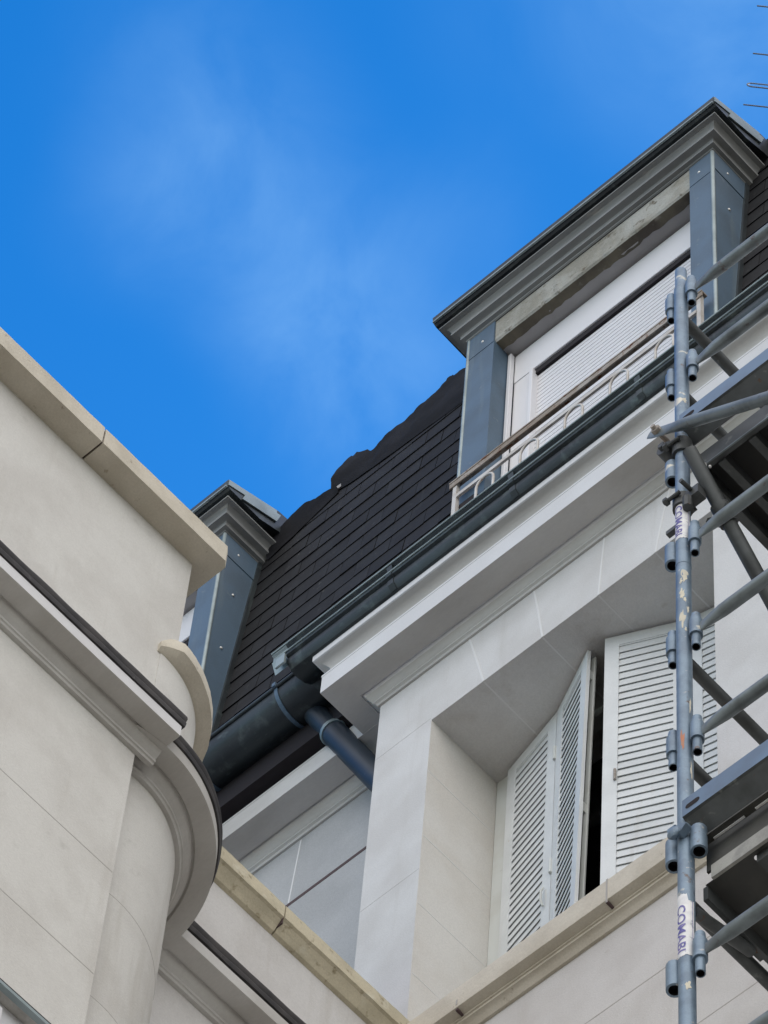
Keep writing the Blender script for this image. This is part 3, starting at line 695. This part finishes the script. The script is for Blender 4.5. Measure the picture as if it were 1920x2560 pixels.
for z in (14.105, 12.43, 11.835): socket(PX-.044, PY, z, False)

# node fittings near the upper deck: coupler, flattened brace end, bolts, steep brace with open end
def coupler(c, axis, r, L_, name='coupler'):
    b = MB(); c, a = Vector(c), Vector(axis).normalized(); b.tube([c-a*L_/2, c+a*L_/2], r, 18)
    s_ = a.cross(Vector((0,0,1)) if abs(a.z) < .9 else Vector((1,0,0))).normalized(); t = a.cross(s_)
    for sg in (1,-1):
        b.tube([c+s_*(r+.006)*sg-t*.02+a*.008, c+s_*(r+.006)*sg+t*.045+a*.008], .0075, 8)
        b.tube([c+s_*(r+.006)*sg+t*.028+a*.008, c+s_*(r+.006)*sg+t*.042+a*.008], .0135, 6)
    return b.build(name, 'galvanised_dark', scaf, smooth=35)
coupler((PX,PY,14.745), (0,0,1), .034, .085)
coupler((PX,PY,14.385), (0,0,1), .033, .07)
b = MB(); b.box(PX-.052,PX-.008,PY-.022,PY-.004,14.225,14.245); b.build('bolt', 'galvanised_dark', scaf)
socket(PX-.042, PY, 14.64, False)
b = MB(); b.tube([(PX-.05,PY-.035,14.775),(PX-.05,PY+.01,14.775)], .030, 14); b.tube([(PX-.05,PY-.05,14.775),(PX-.05,PY-.035,14.775)], .014, 6); b.build('coupler', 'galvanised_dark', scaf, smooth=35)
# diagonal brace in the plane of the facade, flattened and bolted at its upper end
q0, q1 = Vector((2.372,-1.402,14.895)), Vector((4.95,-1.40,13.03)); d = (q1-q0).normalized(); s_ = d.cross(Vector((0,1,0))).normalized()
b = MB(); rings = []
for t, ra, rb in ((0,.020,.004),(.03,.026,.004),(.09,.026,.006),(.16,.022,.018),(.22,.0212,.0212),(3.1,.0212,.0212)):
    rings.append([q0+d*t+s_*ra*math.cos(2*math.pi*j/16)+Vector((0,1,0))*rb*math.sin(2*math.pi*j/16) for j in range(16)])
b.loft(rings, True); br = b.build('diagonal_brace', 'steel_rail', scaf, smooth=50)
b = MB(); k0 = q0+d*.045; b.tube([k0+Vector((0,-.03,0)), k0+Vector((0,.05,0))], .009, 10); b.tube([k0+Vector((0,-.018,0)), k0+Vector((0,-.004,0))], .017, 6); b.build('bolt', 'rust_iron', br, smooth=35)
# steep brace running in from the outer to the inner row
e0, e1 = Vector((PX+.086,-1.418,14.545)), Vector((PX+.13,-.64,13.47))
b = MB(); b.hollow(e0, e1, .0242, .020, 20, 0, 1); mid = e0+(e1-e0)*.03; b.tube([mid, mid+(e1-e0)*.01], .0198, 16, True, 1); b.build('transverse_brace', ['galvanised_dark','slot_black'], scaf, smooth=40)
e = e0+(e1-e0)*.20; coupler(e, e1-e0, .032, .075)
b = MB(); b.obox((PX+.018,PY-.02,14.36), (.06,0,0), (0,.04,0), (0,0,.05)); b.tube([(PX+.05,PY-.07,14.39),(PX+.05,PY+.0,14.40)], .008, 8); b.tube([(PX+.035,PY-.02,14.30),(PX+.035,PY-.02,14.36)], .016, 8)
b.build('coupler_body', 'galvanised_dark', scaf, smooth=35)
b = MB(); b.tube([(PX+.095,-1.35,14.46),(PX+.10,-1.36,14.52)], .006, 8); b.sphere((PX+.108,-1.345,14.515), .0055, 6); b.build('bolt', 'screw', scaf, smooth=45)
b = MB(); b.tube([(PX+.012,PY-.045,12.462),(PX+.012,PY-.02,12.462)], .026, 4); b.sphere((PX-.004,PY-.046,12.45), .023, 7, sc=(1,.6,1)); b.tube([(PX-.035,PY-.02,12.50),(PX-.01,PY-.02,12.50)], .02, 10); b.build('bolt', 'galvanised', scaf, smooth=30)

# decks
def toe(z, y, h, lip):
    b = MB(); prof = [(y,z),(y-.004,z-h*.02),(y-.004,z-h),(y+.004,z-h-.004),(y+.055,z-h-.055),(y+.060,z-h-.050),(y+.010,z-h+.004),(y+.004,z-h+.008),(y+.004,z)]
    n = len(prof)
    b.loft([[Vector((x,yy,zz)) for yy, zz in prof] for x in (PX+.014, XE-.02)], True)
    for i, f in enumerate(b.f):
        if len(f) == 4:
            zs = [b.v[j][2] for j in f]
            b.mi[i] = 0 if max(zs)-min(zs) > h*.9 else 1  # upright faces blue, underside dark: lit and shaded tones put into the colours
    x0 = PX+.038; sl = [(x0+.012*math.cos(R(a))+(.028 if -90 <= a <= 90 else 0), z-h*.58+.012*math.sin(R(a))) for a in list(range(-90,91,30))+list(range(90,271,30))]
    b.face([(x, y-.0047, zz) for x, zz in sl], 2)
    return b.build('toe_board', ['toe_steel','galvanised_dark','slot_black'], scaf)
toe(12.615, PY-.028, .085, .01)
toe(14.925, PY-.028, .080, .01)
# lower deck: perforated steel plank with a pale side rail
def perforated(b, x0, x1, y0, y1, z, sx, sy, r, holes, mi=0):
    nx, ny = int(round((x1-x0)/sx)), int(round((y1-y0)/sy)); dx, dy = (x1-x0)/nx, (y1-y0)/ny
    for i in range(nx):
        for j in range(ny):
            X, Y = x0+i*dx, y0+j*dy
            if holes(i, j):
                cx, cy = X+dx/2, Y+dy/2; n = 16
                c_ = [Vector((cx+r*math.cos(2*math.pi*k/n), cy+r*math.sin(2*math.pi*k/n), z)) for k in range(n)]
                sq = []
                for k in range(n):
                    a = 2*math.pi*k/n; ca, sa = math.cos(a), math.sin(a); q = min(dx/2/max(abs(ca),1e-6), dy/2/max(abs(sa),1e-6)); sq.append(Vector((cx+ca*q, cy+sa*q, z)))
                cr = {2: (X+dx,Y+dy), 6: (X,Y+dy), 10: (X,Y), 14: (X+dx,Y)}
                for k, (xx, yy) in cr.items(): sq[k] = Vector((xx, yy, z))
                for k in range(n): b.face([c_[k], sq[k], sq[(k+1) % n], c_[(k+1) % n]], mi)
            else: b.face([(X,Y,z),(X+dx,Y,z),(X+dx,Y+dy,z),(X,Y+dy,z)], mi)
b = MB(); XD = PX+.03
perforated(b, XD, XD+2.4, -1.305, -.70, 12.262, .0475, .048, .0085, lambda i, j: (i in (3,4,9,10,15,16,21,22) and j in (0,1,5,6)))
dk = b.build('deck', ['deck_steel'], scaf)
b = MB(); b.box(XD+.03, XD+2.4, -1.316, -1.306, 12.256, 12.318); b.box(XD+.02, XD+2.4, -1.345, -1.318, 12.425, 12.432, 2); b.box(XD+.005, XD+2.4, -1.3045, -1.297, 12.319, 12.50, 2); b.box(XD+.05, XD+.16, -1.328, -1.322, 12.420, 12.4245, 1); b.box(XD+.20, XD+.40, -1.328, -1.322, 12.420, 12.4245, 1); b.box(XD, XD+2.4, -.699, -.69, 12.263, 12.312)  # white bars stand in for light through gaps, dark plates fill in behind
b.build('side_rail', ['rail_worn','sticker_slit_white','deck_steel'], dk)
b = MB(); b.box(XD-.012, XD+.004, -1.30, -.69, 12.20, 12.262); b.box(XD+.17,XD+.21,-1.29,-.70,12.225,12.2615)
b.box(XD-.03, XD-.012, -1.14, -1.04, 12.215, 12.24); b.build('deck_end', 'galvanised_dark', dk)
b = MB(); b.tube([(PX-.03,PI_,12.225),(PX-.03,PY+.03,12.225)], .02, 14); b.tube([(PX+.01,PY+.02,12.12),(PX+.01,PY+.26,12.20)], .018, 12); b.build('transom', 'galvanised_dark', scaf, smooth=40)
# upper deck: framed plywood with cross joists
b = MB(); b.box(PX+.03, XE-.03, -1.30, -.70, 14.655, 14.667); dk = b.build('deck', 'ply_black', scaf)
b = MB(); b.box(PX+.024, XE-.03, -1.322, -1.300, 14.612, 14.700); b.build('side_rail', 'galvanised_dark', dk)
b = MB(); b.box(PX+.024, XE-.03, -1.3235, -1.318, 14.606, 14.612); b.build('edge_strip', 'steel_rail', dk)
b = MB(); b.box(PX+.024, PX+.052, -1.299, -.70, 14.590, 14.654)
x = PX+.105
while x < XE-.1:
    b.box(x, x+.028, -1.299, -.70, 14.600, 14.654); x += .125
b.build('joist', 'steel_rail' if False else 'galvanised_dark', dk)

# stickers wrapped on the near standard, lettering read downwards
def wrap(a, z, r): return Vector((PX+r*math.cos(a), PY+r*math.sin(a), z))
FRONT = math.atan2(CAM.y-PY, CAM.x-PX)
def sticker(z0, z1, parent, torn=False):
    b = MB(); n = 14; a0, a1 = FRONT-R(88), FRONT+R(52); rings = []
    nz_ = 24
    for i in range(n+1):
        a = a0+(a1-a0)*i/n
        jt = (rnd.uniform(-.006,.002)) ; jb = rnd.uniform(-.003,.003)
        if torn and i > 9: jt -= .03
        rings.append([wrap(a, z0+jb, .0249), wrap(a, z1+jt, .0249)])
    b.loft(rings, False, 0, False)
    st = b.build('sticker', 'sticker_slit_white', parent, smooth=60)
    q = MB(); aa = FRONT+R(38); q.loft([[wrap(aa, z0+.012, .0252), wrap(aa, z1-.035, .0252)], [wrap(aa+R(4), z0+.012, .0252), wrap(aa+R(4), z1-.035, .0252)]], False, 0, False)
    q.loft([[wrap(FRONT-R(10), z0+.012, .0252), wrap(FRONT-R(10), z0+.018, .0252)], [wrap(FRONT+R(38), z0+.012, .0252), wrap(FRONT+R(38), z0+.018, .0252)]], False, 0, False)
    q.build('border', 'ink_blue', st)
    cu = bpy.data.curves.new('lettering', 'FONT'); cu.body = 'COMABI'; cu.size = 1; cu.resolution_u = 3; cu.offset = .018
    tmp = bpy.data.objects.new('tmp', cu); col.objects.link(tmp); bpy.context.view_layer.update()
    me = bpy.data.meshes.new_from_object(tmp.evaluated_get(bpy.context.evaluated_depsgraph_get()))
    col.objects.unlink(tmp); bpy.data.objects.remove(tmp)
    bm = bmesh.new(); bm.from_mesh(me)
    bmesh.ops.triangulate(bm, faces=bm.faces); bmesh.ops.subdivide_edges(bm, edges=bm.edges, cuts=4, use_grid_fill=True)
    xs = [v.co.x for v in bm.verts]; ys = [v.co.y for v in bm.verts]
    H0 = z1-z0-.075
    for v in bm.verts:
        u_ = (v.co.x-min(xs))/(max(xs)-min(xs)); w_ = (v.co.y-min(ys))/(max(ys)-min(ys))
        v.co = wrap(FRONT-R(72)+w_*R(66), z1-.055-u_*H0, .0257)
    bmesh.ops.recalc_face_normals(bm, faces=bm.faces)
    bm.to_mesh(me); bm.free(); me.materials.clear(); me.materials.append(MATS['ink_blue'])
    o = bpy.data.objects.new('lettering', me); col.objects.link(o); o.parent = st
    return st
sticker(14.135, 14.395, post); sticker(11.87, 12.165, post, True)
def patch(ac, z, da, dz, m_, name):
    b = MB(); n = 10; c = wrap(ac, z, .0250)
    n = 17; pts = [wrap(ac+da*math.cos(2*math.pi*k/n)*q, z+dz*math.sin(2*math.pi*k/n)*q, .0247) for k, q in enumerate([rnd.uniform(.35,1.15) for _ in range(n)])]
    for k in range(n): b.face([c, pts[k], pts[(k+1) % n]])
    return b.build(name, m_, post)
patch(FRONT-R(18), 12.945, R(20), .062, 'orange_paint', 'paint_mark')
for z, a, da, dz in ((13.90,10,34,.04),(13.87,-20,14,.02),(13.79,-12,22,.035),(13.755,8,12,.018),(13.64,-8,26,.055),(13.70,32,12,.025),(13.58,12,12,.02),(11.73,5,24,.025),(13.15,40,10,.05),(15.05,20,20,.02),(12.80,44,10,.06)):
    patch(FRONT+R(a), z, R(da), dz, 'cream_paint', 'paint_mark')

# ================================================================== TV ANTENNA on the roof
ant = thing('tv_antenna', 'thin metal television aerial with rod elements against the sky at the upper right edge', 'antenna')
ed = Vector((math.cos(yaw), math.sin(yaw), 0)); bd = Vector((-.41,.38,0))
tips = [Vector((1.254,.715,24)), Vector((1.066,.905,24)), Vector((.930,1.02,24)), Vector((.841,1.094,24))]
bdir = (tips[3]-tips[0]).normalized()
half_l = .42
b = MB(); s0 = tips[0]+ed*half_l-bdir*.25; s1 = tips[3]+ed*(half_l+.05)+bdir*.3; b.tube([s0, s1], .012, 10); b.build('boom', 'aluminium', ant, smooth=40)
for i, t in enumerate(tips):
    b = MB()
    if i == 2:
        o = Vector((.012,-.012,.0)); w_ = Vector((0,0,.022))
        b.tube([t+ed*1.0+w_, t+ed*.02+w_, t+ed*.004+w_*.6, t-w_*0, t+ed*.004-w_*.6, t+ed*.02-w_, t+ed*1.0-w_], .0042, 8); b.build('folded_dipole', 'aluminium', ant, smooth=50)
    else:
        b.tube([t, t+ed*.9], .0042, 8); b.build('element', 'aluminium', ant, smooth=40)
mc = (s0+s1)/2
b = MB(); b.tube([(mc.x, mc.y, 21.4), (mc.x, mc.y, 24.3)], .02, 12); b.build('mast', 'aluminium', ant, smooth=40)
